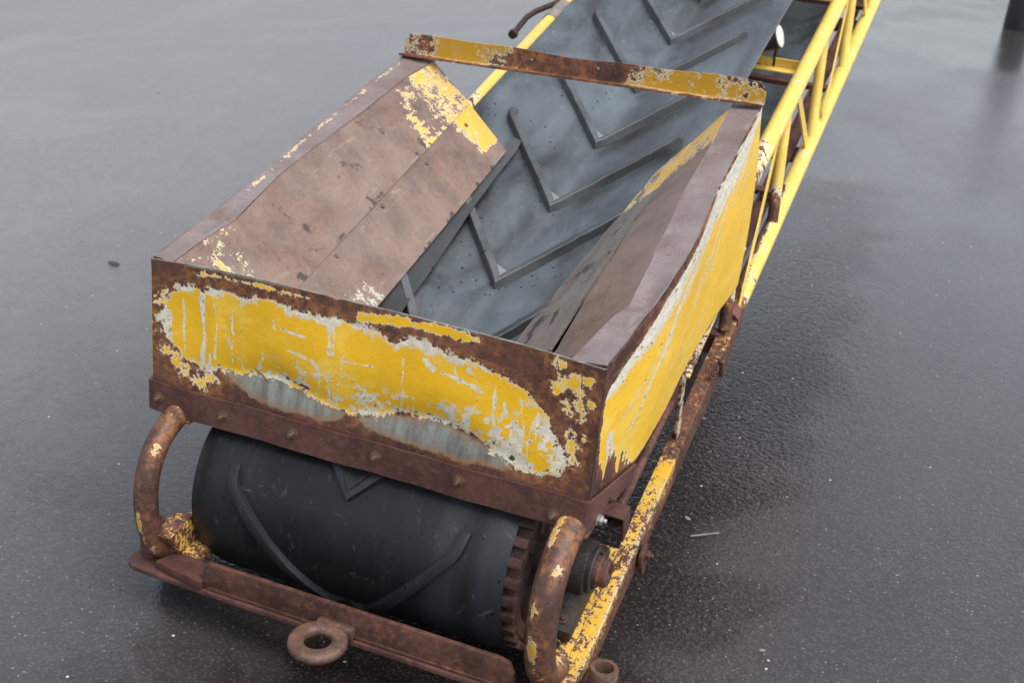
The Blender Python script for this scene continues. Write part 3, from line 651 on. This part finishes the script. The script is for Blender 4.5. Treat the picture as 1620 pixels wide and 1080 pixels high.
# ---- angle iron round the foot of the hopper
m = MB()
T = .006; yb = -.0035
def angle_front():
    m = MB()
    ring = [(-.508, .0), (.497, .0)]
    prof_top, prof_bot = -.277, -.346
    pts = []
    # front leg then round the right corner and along the side
    path = [(-.5085, .055), (-.509, .008), (-.505, -.0095), (-.49, -.0115)] + [(x, -.0115) for x in np.linspace(-.46, .46, 24)] + [(.488, -.0115), (.502, -.0085), (.5095, -.001), (.5125, .02)] + [(.5135+.014*t, .02+.235*t) for t in np.linspace(.1, 1, 8)]
    for i, (x, y) in enumerate(path):
        a = path[max(0, i-1)]; b = path[min(len(path)-1, i+1)]; t = Vector((b[0]-a[0], b[1]-a[1], 0)).normalized(); nrm = Vector((t.y, -t.x, 0))
        zt, zb = -.277, -.346
        if x > .505 and y > .02: k = (y-.02)/.235; zt = -.277-.031*k; zb = -.346+.010*k
        if x < -.5 and y > .0: k = y/.055; zt = -.277; zb = -.346
        w = .0012*math.sin(x*19)+.0008*math.sin(x*47)
        for n_, z in ((0, zt+w), (.0, zb+w), (-T, zb+w), (-T, zt+w)):
            m.v.append(Vector((x, y, z))+nrm*(n_+.0))
    n = len(path)
    for i in range(n-1):
        for j in range(4): m.f.append([i*4+j, i*4+(j+1) % 4, (i+1)*4+(j+1) % 4, (i+1)*4+j])
    m.f += [[0, 1, 2, 3], [(n-1)*4+j for j in (3, 2, 1, 0)]]
    m.box((0, .021, -.343), (.985, .040, .005), bev=.001)      # lower leg turned in under the sheet
    return m.build('corner_angle', 'rust2', cv, 40)
ang = angle_front()
for (x, z) in [(-.477, -.312), (-.316, -.313), (-.146, -.308), (.048, -.306), (.234, -.307), (.437, -.323)]:
    hexbolt('bolt', (x, -.0115, z), (0, -1, 0), .0100, .009, 'rust3', ang, rot=x*9)
hexbolt('bolt', (.516, .10, -.318), (1, -.06, 0), .009, .008, 'rust2', ang, rot=.4)
hexbolt('bolt', (.5120, .045, -.338), (1, -.06, 0), .010, .012, 'zinc', ang, rot=.1)

# ---- cross angle at the back of the hopper
def rearbar():
    m = MB(); A = Vector((-.515, 1.186, .274)); B = Vector((.512, 1.186, .301)); t = (B-A).normalized(); upv = t.cross(Vector((0, 1, 0))) * -1
    upv = Vector((0, 0, 1)) - t*t.z; upv.normalize(); n = 60; H = .056; T = .005; D = .040
    def col(k):
        x = k/n; p = A.lerp(B, x); e = min(x, 1-x)*1.027
        h = H if e > .018 else H-.018+math.sqrt(max(0, .018**2-(.018-e)**2))
        sag = .003*math.sin(x*9)+.002*math.sin(x*23)
        return p, h+sag
    for k in range(n+1):
        p, h = col(k)
        for (dy, dz) in [(-D, 0), (-D, T), (-T, T), (-T, h), (0, h), (0, 0)]: m.v.append(p+Vector((0, dy, 0))+upv*dz)
    # sub-divide the upright leg for paint detail
    for k in range(n):
        for j in range(6): m.f.append([k*6+j, k*6+(j+1) % 6, (k+1)*6+(j+1) % 6, (k+1)*6+j])
    m.f += [[5, 4, 3, 2, 1, 0], [n*6+j for j in range(6)]]
    o = m.build('cross_angle', 'bar', cv, 40)
    def fy(x, y, z):
        f = .57 - .26*np.exp(-((x+.02)/.11)**2)*(1) - .25*np.exp(-((x-.10)/.04)**2)
        f = np.where(y < 1.15, .40, f); return f
    setattr_(o, fy=fy, fw=lambda x, y, z: np.where(y < 1.15, .25, .0))
    for x in (-.26, -.235, -.205, -.13, .06, .165, .19, .22):
        p = A.lerp(B, (x+.515)/1.027)+upv*(.033+.004*math.sin(x*50)); mm = MB(); mm.lathe(p+Vector((0, -T, 0)), (0, -1, 0), [(.0035, -.001), (.0033, .0012), (0, .002)], 12)
        mm.build('rivet', 'zinc', o, 60)
    return o
rearbar()

# ---- drum behind the belt with its lugged end rings
m = MB(); AX = Vector(C(0, VC, WC))
m.lathe((0, AX.y, AX.z), (1, 0, 0), [(.05, -.36), (.170, -.357), (.182, -.352), (.2040, -.31), (.2040, .31), (.182, .352), (.170, .357), (.05, .36)], 72)
drum = m.build('tail_drum', 'rustd', cv, 40)
for sg in (-1, 1):
    m = MB(); X0 = .362*sg
    m.lathe((X0, AX.y, AX.z), (sg, 0, 0), [(.150, -.01), (.188, -.01), (.188, .020 if sg > 0 else 0), (.180, .026 if sg > 0 else .004), (.150, .022 if sg > 0 else 0), (.150, -.01)], 64)
    for k in range(30 if sg > 0 else 0):
        a = 2*math.pi*k/30; d = Vector((0, math.cos(a), math.sin(a))); tt = Vector((0, -math.sin(a), math.cos(a)))
        m.box(Vector((X0+sg*.014, AX.y, AX.z))+d*.196, (.030, .019, .022), (1, 0, 0), d, tt, .004)
    m.build('lug_ring', 'rustl', drum, 35)
    m = MB()
    for k in range(6):
        a = 2*math.pi*k/6+.3; d = Vector((0, math.cos(a), math.sin(a))); tt = Vector((0, -math.sin(a), math.cos(a)))
        m.box(Vector((X0, AX.y, AX.z))+d*.10, (.008, .13, .030), (1, 0, 0), d, tt, .002)
    m.lathe((X0-.02*sg, AX.y, AX.z), (sg, 0, 0), [(.045, 0), (.045, .05), (.04, .055)], 32)
    m.build('spoke_web', 'rustd', drum, 35)
m = MB(); m.tube([(-.435, AX.y, AX.z), (.522, AX.y, AX.z)], .0225, 28); shaft = m.build('axle', 'rustd', cv)

# ---- bearings (pillow blocks), take-up screws
def bearing(xc, out):
    m = MB(); X = Vector((1, 0, 0)); V_ = C(0, 1, 0)-C(0, 0, 0); W_ = C(0, 0, 1)-C(0, 0, 0)
    cen = Vector((xc, AX.y, AX.z)); rad_ = .062; base = -.092
    pts = []
    for k in range(25):
        a = math.pi*(-.12+1.24*k/24); pts.append(cen+V_*(rad_*math.cos(a))+W_*(rad_*math.sin(a)))
    pts += [cen-V_*.085+W_*(-.045), cen-V_*.13+W_*(-.062), cen-V_*.13+W_*base, cen+V_*.13+W_*base, cen+V_*.13+W_*(-.062), cen+V_*.085+W_*(-.045)]
    m.prism([p-X*.024 for p in pts], X*.048, .004)
    o = m.build('bearing_block', 'black', cv, 40)
    m = MB(); m.lathe(cen+X*.024*out, X*out, [(.050, -.004), (.052, .008), (.049, .012), (.040, .012), (.038, .004), (.030, .004)], 40); m.build('bearing_rim', 'black', o, 35)
    m = MB(); m.lathe(cen+X*.024*out, X*out, [(.034, 0), (.034, .020), (.031, .024), (.031, .036), (.028, .040), (.012, .040), (.010, .034), (0, .034)], 36); m.build('shaft_collar', 'rust', o, 35)
    for k in (-1, 1): hexbolt('bolt', cen+V_*(.106*k)+W_*(-.062), W_, .013, .011, 'rust2', o, rot=.5)
    return o
bearing(.462, 1); bearing(-.398, -1)
V_ = (C(0, 1, 0)-C(0, 0, 0)).normalized(); W_ = (C(0, 0, 1)-C(0, 0, 0)).normalized(); X_ = Vector((1, 0, 0))
for sx, xx in ((1, .492), (-1, -.452)):
    m = MB(); c0 = C(xx, .150, -.525)
    m.box(c0, (.058, .006, .070), X_, V_, W_, .0015)
    m.box(c0+W_*.033-V_*.02, (.058, .045, .005), X_, V_, W_, .0015)
    m.box(c0+X_*(.0275*sx)-V_*.02, (.005, .045, .070), X_, V_, W_, .0015)
    tb = m.build('take_up_bracket', 'rust2', cv)
    hexbolt('nut', c0-V_*.003, -V_, .019, .018, 'rustd', tb)
    m = MB(); m.tube([c0-V_*.02, c0+V_*.40], .0115, 16, step=.02); m.build('take_up_screw', 'rust', cv)

# ---- bent pipes guarding the drum ends
CP = [(.035, -.340), (-.010, -.347), (-.055, -.367), (-.090, -.400), (-.112, -.445), (-.119, -.495), (-.115, -.545), (-.100, -.595), (-.072, -.640), (-.030, -.672), (.020, -.690)]
def smooth_path(P, n=6):
    Q = []
    for i in range(len(P)-1):
        p0 = P[max(i-1, 0)]; p1 = P[i]; p2 = P[i+1]; p3 = P[min(i+2, len(P)-1)]
        for k in range(n):
            t = k/n; Q.append(tuple(.5*((2*p1[d])+(-p0[d]+p2[d])*t+(2*p0[d]-5*p1[d]+4*p2[d]-p3[d])*t*t+(-p0[d]+3*p1[d]-3*p2[d]+p3[d])*t**3) for d in range(len(p1))))
    Q.append(P[-1]); return Q
for x0, dx in ((-.435, 0), (.474, .0)):
    m = MB(); pth = [Vector((x0+dx, a, b)) for a, b in smooth_path(CP)]
    m.tube(pth, .0262 if x0 < 0 else .0315, 26, upv=(1, 0, 0), step=.008); gp = m.build('guard_pipe', 'pipe', cv, 60)
    def gy(x, y, z):
        f = .30+.36*np.exp(-((z+.385)/.022)**2-((x-x0-.014)/.014)**2)+.30*np.exp(-((z+.455)/.012)**2-((x-x0+.006)/.010)**2)
        f = f+.32*np.exp(-((z+.555)/.06)**2-((x-x0+.002)/.010)**2)+.25*np.exp(-((z+.63)/.03)**2-((x-x0-.01)/.014)**2)
        return f+(0 if x0 < 0 else .22*np.exp(-((x-x0+.016)/.008)**2))
    setattr_(gp, fy=gy)
    m = MB(); m.box((x0, .02, -.352), (.075, .07, .006), bev=.001); m.build('pipe_flange', 'rust', cv)

# ---- side frames: channel at the front, tubular truss behind
def frame_side(sx, xi):
    # xi: inner edge of the top flange
    S = lambda d: xi+sx*d
    m = MB(); k = len(m.v)
    sec = [(.004, 0), (.040, 0), (.042, -.002), (.042, -.078), (.036, -.078), (.036, -.006), (.004, -.006)]
    vs = np.arange(-.215, 1.20, .02)
    for v in vs:
        wv = -.668+.0015*math.sin(v*23)
        for a, b in sec: m.v.append(C(S(a), float(v), wv+b))
    L = len(sec); n = len(vs)
    for i in range(n-1):
        for j in range(L): m.f.append([i*L+j, i*L+(j+1) % L, (i+1)*L+(j+1) % L, (i+1)*L+j])
    m.f += [list(range(L)), [(n-1)*L+j for j in range(L)][::-1]]
    o = m.build('frame_channel', 'frame', cv, 35)
    def fy(x, y, z):
        v = y*ct+z*st; w = -y*st+z*ct
        f = interp(v, [(-.25, .35), (-.18, .45), (-.05, .52), (.1, .42), (-.02, .47), (.1, .38), (.2, .44), (.38, .545), (.48, .50), (.54, .30), (.8, .26), (.95, .34), (1.3, .44)])
        edge = np.clip(1-np.abs(x-S(.04))/.006, 0, 1)*.12*(v < .5)
        return np.where(w < -.674, .10, f+edge)
    setattr_(o, fy=fy, fw=lambda x, y, z: np.where((np.abs(x-S(.04)) < .007) & (-y*st+z*ct > -.675) & (y*ct+z*st < .45), .5, 0))
    # bearing seat plate
    m = MB(); m.box(C(S(-.0335), .0, -.657), (.082, .34, .008), X_, V_, W_, .0015); bp = m.build('seat_plate', 'frame', o, 35)
    setattr_(bp, fy=.52)
    m = MB(); m.lathe(C(S(-.028), -.135, -.6525), W_, [(.0095, 0), (.0095, .0012), (0, .0012)], 16); m.build('slot_hole', 'plastic', bp)
    return o
fr = frame_side(1, .487); fl = frame_side(-1, -.447)
for sx, xu, xl in ((1, .475, .507), (-1, -.435, -.467)):
    m = MB(); m.tube([C(xu, .80, -.345-.012*(sx < 0)), C(xu, 9.6, -.325-.012*(sx < 0))], .0265, 24, step=.06); u_ = m.build('upper_rail', 'tube2', cv, 60)
    setattr_(u_, fy=lambda x, y, z: interp(y*ct+z*st, [(0, .3), (1.35, .45), (1.6, .66), (1.9, .70), (9, .76)]), fw=lambda x, y, z: .22)
    m = MB(); m.tube([C(xl, 1.12, -.672), C(xl, 9.6, -.655)], .0265, 24, step=.04); l_ = m.build('lower_rail', 'tube2', cv, 60)
    setattr_(l_, fy=lambda x, y, z: interp(y*ct+z*st, [(0, .05), (1.16, .30), (1.22, .50), (1.45, .60), (1.75, .58), (1.95, .66), (2.3, .72), (9, .76)])-.34*np.clip((xl*sx-x*sx)/.02, -.2, 1)*(y*ct+z*st < 1.9),
             fw=lambda x, y, z: .30*np.exp(-((y*ct+z*st-1.5)/.25)**2)+.1)
    def pu(v): return C(xu, v, -.345+.0022*(v-1))
    def pl(v): return C(xl, v, -.660)
    for k in range(0, 14):
        vl = 1.06+.58*k
        m = MB(); m.tube([pl(vl), pu(vl+.19)], .0175, 18, step=.03); o = m.build('truss_post', 'tube2', cv, 60)
        setattr_(o, fy=(lambda kk: lambda x, y, z: .66-.5*np.exp(-(((-y*st+z*ct)+.62)/.045)**2)*(kk < 2))(k), fw=0)
        if k % 2: continue
        m = MB(); m.loft([pl(vl+.11)+X_*.014*sx, pu(vl+.65)+X_*.010*sx], [(-.009, -.003), (.009, -.003), (.009, .003), (-.009, .003)], X_, .03); m.build('truss_brace', 'tube', cv, 35)
        if k >= 2:
            m = MB(); m.loft([pu(vl-.27)+X_*.004*sx, pl(vl-.06)], [(-.018, -.003), (.018, -.003), (.018, .003), (-.018, .003)], X_, .03); m.build('truss_strap', 'tube', cv, 35)
    # hopper strut and lug on the outside of the channel
    m = MB(); m.loft([C(xl+.0*sx, .60, -.670), C(xl+.002*sx, .60, -.46)], [(-.003, -.017), (.003, -.017), (.003, .017), (-.003, .017)], V_, .02); m.build('hopper_strut', 'strap', cv, 35)
    m = MB(); m.loft([C(xu+.02*sx, .66, -.525), C(xu+.018*sx, 1.24, -.50)], [(-.016, -.002), (.016, -.002), (.016, .003), (-.012, .003), (-.012, .02), (-.016, .02)], W_, .03); o = m.build('hopper_bearer', 'tube2', cv, 35)
    setattr_(o, fy=.55, fw=.42)
    hexbolt('bolt', C(xu+.025*sx, .98, -.497), W_, .012, .014, 'zinc', o)
    m = MB(); P = [(.0, .0), (.03, .012), (.052, -.008), (.046, -.05), (.022, -.085), (.004, -.06), (-.004, -.02)]
    xo = xl+sx*.028
    m.prism([C(xo, .20+a, -.690+b) for a, b in P], X_*(.010*sx), .0025); lug = m.build('side_lug', 'rust', cv, 35)
    hexbolt('bolt', C(xo+.010*sx, .222, -.704), X_*sx, .012, .012, 'rust', lug)
    m = MB(); m.box(C(xl+.035*sx, .92, -.668), (.012, .05, .050), X_, V_, W_, .002); gp = m.build('gusset_bracket', 'rust', cv, 35)
    for dv in (-.045, -.075): hexbolt('bolt', C(xl+.024*sx, .92+dv, -.652), (W_+X_*.6*sx), .008, .008, 'rust', gp)

# ---- cross members, troughing rollers, rusty return angles
for v in [.86+.64*k for k in range(14)]:
    m = MB(); m.loft([C(-.435, v, -.385), C(.475, v, -.385)], [(-.018, .0), (.018, 0), (.018, .004), (-.014, .004), (-.014, .034), (-.018, .034)], W_, .05); m.build('cross_member', 'tube', cv, 35)
    br = None
    m = MB(); m.box(C(.02, v+.03, -.385), (.60, .035, .012), X_, V_, W_, .002)
    for x, w in ((.36, -.30), (-.32, -.30), (.02, -.375)): m.box(C(x, v+.03, w-.03), (.008, .035, .10), X_, V_, W_, .001)
    br = m.build('roller_bracket', 'rustd', cv, 35)
    for sg in (-1, 1):
        A = C(.02+sg*.012, v-.015, -.388); B = C(.02+sg*.352, v-.015, -.262)
        d = (B-A).normalized(); L = (B-A).length
        m = MB(); m.lathe(A, d, [(.030, 0), (.038, .004), (.038, L-.004), (.036, L)], 32); ro = m.build('troughing_roller', 'rustd', cv, 40)
        m = MB(); m.lathe(B, d, [(.0355, -.002), (.0355, .0035), (.033, .005), (0, .005)], 32); m.build('roller_cap', 'white', ro, 40)
for v in (1.2, 2.4, 3.6, 4.8, 6.0, 7.2, 8.4):
    m = MB(); m.tube([C(-.45, v, -.828), C(.49, v, -.828)], .030, 24); m.build('return_roller', 'rust', cv, 40)
    for x in (-.452, .492):
        m = MB(); m.box(C(x, v, -.75), (.008, .04, .17), X_, V_, W_, .001); m.build('return_bracket', 'rust', cv, 35)
for x in (-.40, .44):
    m = MB(); m.loft([C(x, .7, -.705), C(x, 9.5, -.705)], [(-.02, 0), (.02, 0), (.02, .004), (-.016, .004), (-.016, .036), (-.02, .036)], W_, .2); m.build('return_angle', 'rust2', cv, 35)
for v in [1.05+.8*k for k in range(11)]:
    m = MB(); m.loft([C(-.46, v, -.668), C(.50, v, -.668)], [(-.015, -.012), (.015, -.012), (.015, .004), (-.015, .004)], W_, .1); m.build('lower_cross_member', 'rust2', cv, 35)
# head end and running gear, out of sight beyond and below the belt
m = MB(); m.lathe((-.37, C(0, 9.8, WC).y, C(0, 9.8, WC).z), (1, 0, 0), [(.05, 0), (.207, .002), (.207, .738), (.05, .74)], 48); m.build('head_drum', 'rustd', cv, 40)
YW = 2.35
m = MB(); m.tube([(-.36, YW, GZ+.20), (.30, YW, GZ+.20)], .025, 16); axl = m.build('wheel_axle', 'rust', cv, 40)
m = MB()
for x in (-.24, .18): m.tube([(x, YW, GZ+.20), (x, YW+.30, C(x, 2.7, -.67).z+.02)], .022, 12)
m.build('axle_leg', 'rust', cv, 40)
for x in (-.33, .21):
    m = MB(); m.lathe((x, YW, GZ+.20), (1, 0, 0), [(.11, 0), (.185, -.005), (.198, .01), (.198, .06), (.185, .075), (.11, .07)], 40); w = m.build('wheel', 'plastic', cv, 40)
    m = MB(); m.lathe((x+.01, YW, GZ+.20), (1, 0, 0), [(.03, 0), (.112, 0), (.112, .05), (.03, .05)], 32); m.build('rim', 'rust', w, 40)

# ---- clamp and crank lever on the left rail
m = MB(); m.tube([C(-.435, 2.16, -.357), C(-.435, 2.30, -.357)], .032, 20); cl = m.build('rail_clamp', 'board', cv, 40)
m = MB(); m.tube([C(-.44, 2.33, -.33), C(-.46, 2.28, -.335), C(-.50, 2.19, -.335), C(-.515, 2.14, -.34), C(-.52, 2.03, -.355)], .010, 12); m.lathe(C(-.52, 2.03, -.355), V_, [(.015, -.012), (.017, 0), (.013, .014)], 16)
m.build('crank_lever', 'rustd', cl, 50)

# ---- draw bar, foot plates, towing eye
YB = -.112
m = MB()
pts = [(-.272, -.604), (-.285, -.612), (-.29, -.668), (.39, -.668), (.425, -.650), (.432, -.630), (.42, -.608), (.40, -.602)]
m.prism([(x, YB-.014, z) for x, z in pts], (0, .012, 0), .0025)
m.box((.075, YB+.004, -.6655), (.70, .040, .007), bev=.002)
db = m.build('draw_bar', 'rust', cv, 35)
m = MB(); P = []
for k in range(13):
    a = math.pi*.5+math.pi*k/12; P.append((-.455+.042*math.cos(a), -.088+.042*math.sin(a), -.682))
P += [(-.20, -.134, -.682), (.40, -.134, -.682), (.425, -.125, -.682), (.43, -.10, -.682), (.42, -.08, -.682), (-.20, -.07, -.682), (-.30, -.046, -.682)]
m.prism(P, (0, 0, .0115), .002); m.build('foot_plate', 'rust2', cv, 35)
m = MB(); P = [(-.415, -.116, -.670), (-.30, -.137, -.670), (-.285, -.137, -.670), (-.285, -.06, -.670), (-.40, -.06, -.670)]
m.prism(P, (0, 0, .022), .004); m.build('weld_pad', 'rust2', cv, 35)
m = MB(); m.lathe((-.462, -.062, -.670), (0, 0, 1), [(.027, 0), (.027, .085), (.019, .085), (.019, .01), (.0, .01)], 32); m.build('stand_socket', 'rust', cv, 40)
m = MB(); m.prism([(-.425, -.112, -.585), (-.425, -.030, -.570), (-.425, .02, -.60), (-.425, .02, -.665), (-.425, -.05, -.668)], (.045, 0, 0), .003)
m.box((-.365, -.03, -.655), (.05, .07, .03), bev=.005)
m.build('end_bracket', 'frame', cv); setattr_(bpy.data.objects['end_bracket'], fy=.37, fw=.2)
hexbolt('bolt', (-.315, -.055, -.655), (0, -.3, 1), .013, .014, 'rustd', bpy.data.objects['end_bracket'])
m = MB(); m.box((-.425, -.015, -.655), (.052, .11, .05), bev=.008); m.build('pipe_shoe', 'rust', cv)
m = MB(); m.box((.474, -.01, -.688), (.050, .09, .03), bev=.008); m.build('pipe_shoe', 'rust', cv)
# towing eye
def ring(o, R, r, fl, name, mat, parent, seg=56, tilt=(0, 0, 1)):
    m = MB(); prof = []
    for k in range(17): a = 2*math.pi*k/16; prof.append((R+r*math.copysign(abs(math.cos(a))**.75, math.cos(a)), fl*math.copysign(abs(math.sin(a))**.75, math.sin(a))))
    prof[-1] = prof[0]
    m.lathe(o, tilt, prof, seg); return m.build(name, mat, parent, 60)
eye = ring((.030, -.188, -.657), .0445, .0170, .0125, 'towing_eye', 'rust3', db, tilt=(0, -.06, 1))
m = MB(); m.box((.042, -.134, -.652), (.085, .022, .026), bev=.007); m.build('eye_weld', 'rust3', eye, 50)
m = MB(); m.lathe((.578, .012, -.745), (0, 0, 1), [(.0290, 0), (.0310, .04), (.0310, .092), (.0285, .096), (.0205, .096), (.0190, .092), (.0190, .02), (0, .02)], 40); m.build('stand_socket', 'rust3', cv, 35)
m = MB(); m.box((.548, .06, -.715), (.03, .12, .010), bev=.002); m.build('socket_bracket', 'rust2', cv)

# ------------------------------------------------------------------ bollard far right, litter on the tarmac
bx, by = 1.20, 14.15
m = MB(); m.lathe((bx, by, GZ-.002), (0, 0, 1), [(.165, 0), (.170, .03), (.160, .95), (.156, .97), (.130, 1.0), (.06, 1.02), (0, 1.022)], 48)
bo = m.build('bollard', 'plastic', None, 40); tag(bo, 'black round bollard standing on the wet tarmac in the far right corner', 'bollard')
def leaf(x, y, s, rz, mat, name, label, cat):
    bm = MB(); P = [(0, -1), (.35, -.6), (.5, 0), (.3, .6), (0, 1), (-.3, .6), (-.5, 0), (-.35, -.6)]
    c_, s_ = math.cos(rz), math.sin(rz)
    V = [(x+s*(a*c_-b*s_), y+s*(a*s_+b*c_), GZ+.008+s*(.25*a*a+.10*abs(b))) for a, b in P]
    V.append((x, y, GZ+.009)); n = len(P)
    V2 = [(a, b, c-.0012) for a, b, c in V]
    F = [[i, (i+1) % n, n] for i in range(n)]+[[(i+1) % n+n+1, i+n+1, 2*n+1] for i in range(n)]+[[i, i+n+1, (i+1) % n+n+1, (i+1) % n] for i in range(n)]
    o = link(name, V+V2, F, mat, None, 60); tag(o, label, cat, 'dead leaves scattered on the tarmac'); return o
leaf(-3.519, 4.134, .020, .4, 'leaf', 'fallen_leaf', 'small dry yellowish leaf alone on the tarmac upper left', 'leaf')
leaf(-1.874, 1.613, .030, 1.5, 'plastic', 'fallen_leaf', 'dark flat leaf on the tarmac left of the hopper', 'leaf')

leaf(.545, .915, .012, .9, 'twig', 'fallen_leaf', 'tiny crumpled brown leaf on the dark wet tarmac right of the yellow frame', 'leaf')
leaf(.846, .422, .009, 2.1, 'twig', 'fallen_leaf', 'tiny brown leaf near the bottom edge right of the machine', 'leaf')
m = MB(); m.tube([(.573, .833, GZ+.005), (.606, .858, GZ+.007), (.637, .889, GZ+.005)], .0022, 8); o = m.build('dry_stalk', 'twig', None, 60)
tag(o, 'thin pale dry stalk lying on the wet tarmac right of the frame', 'stalk')
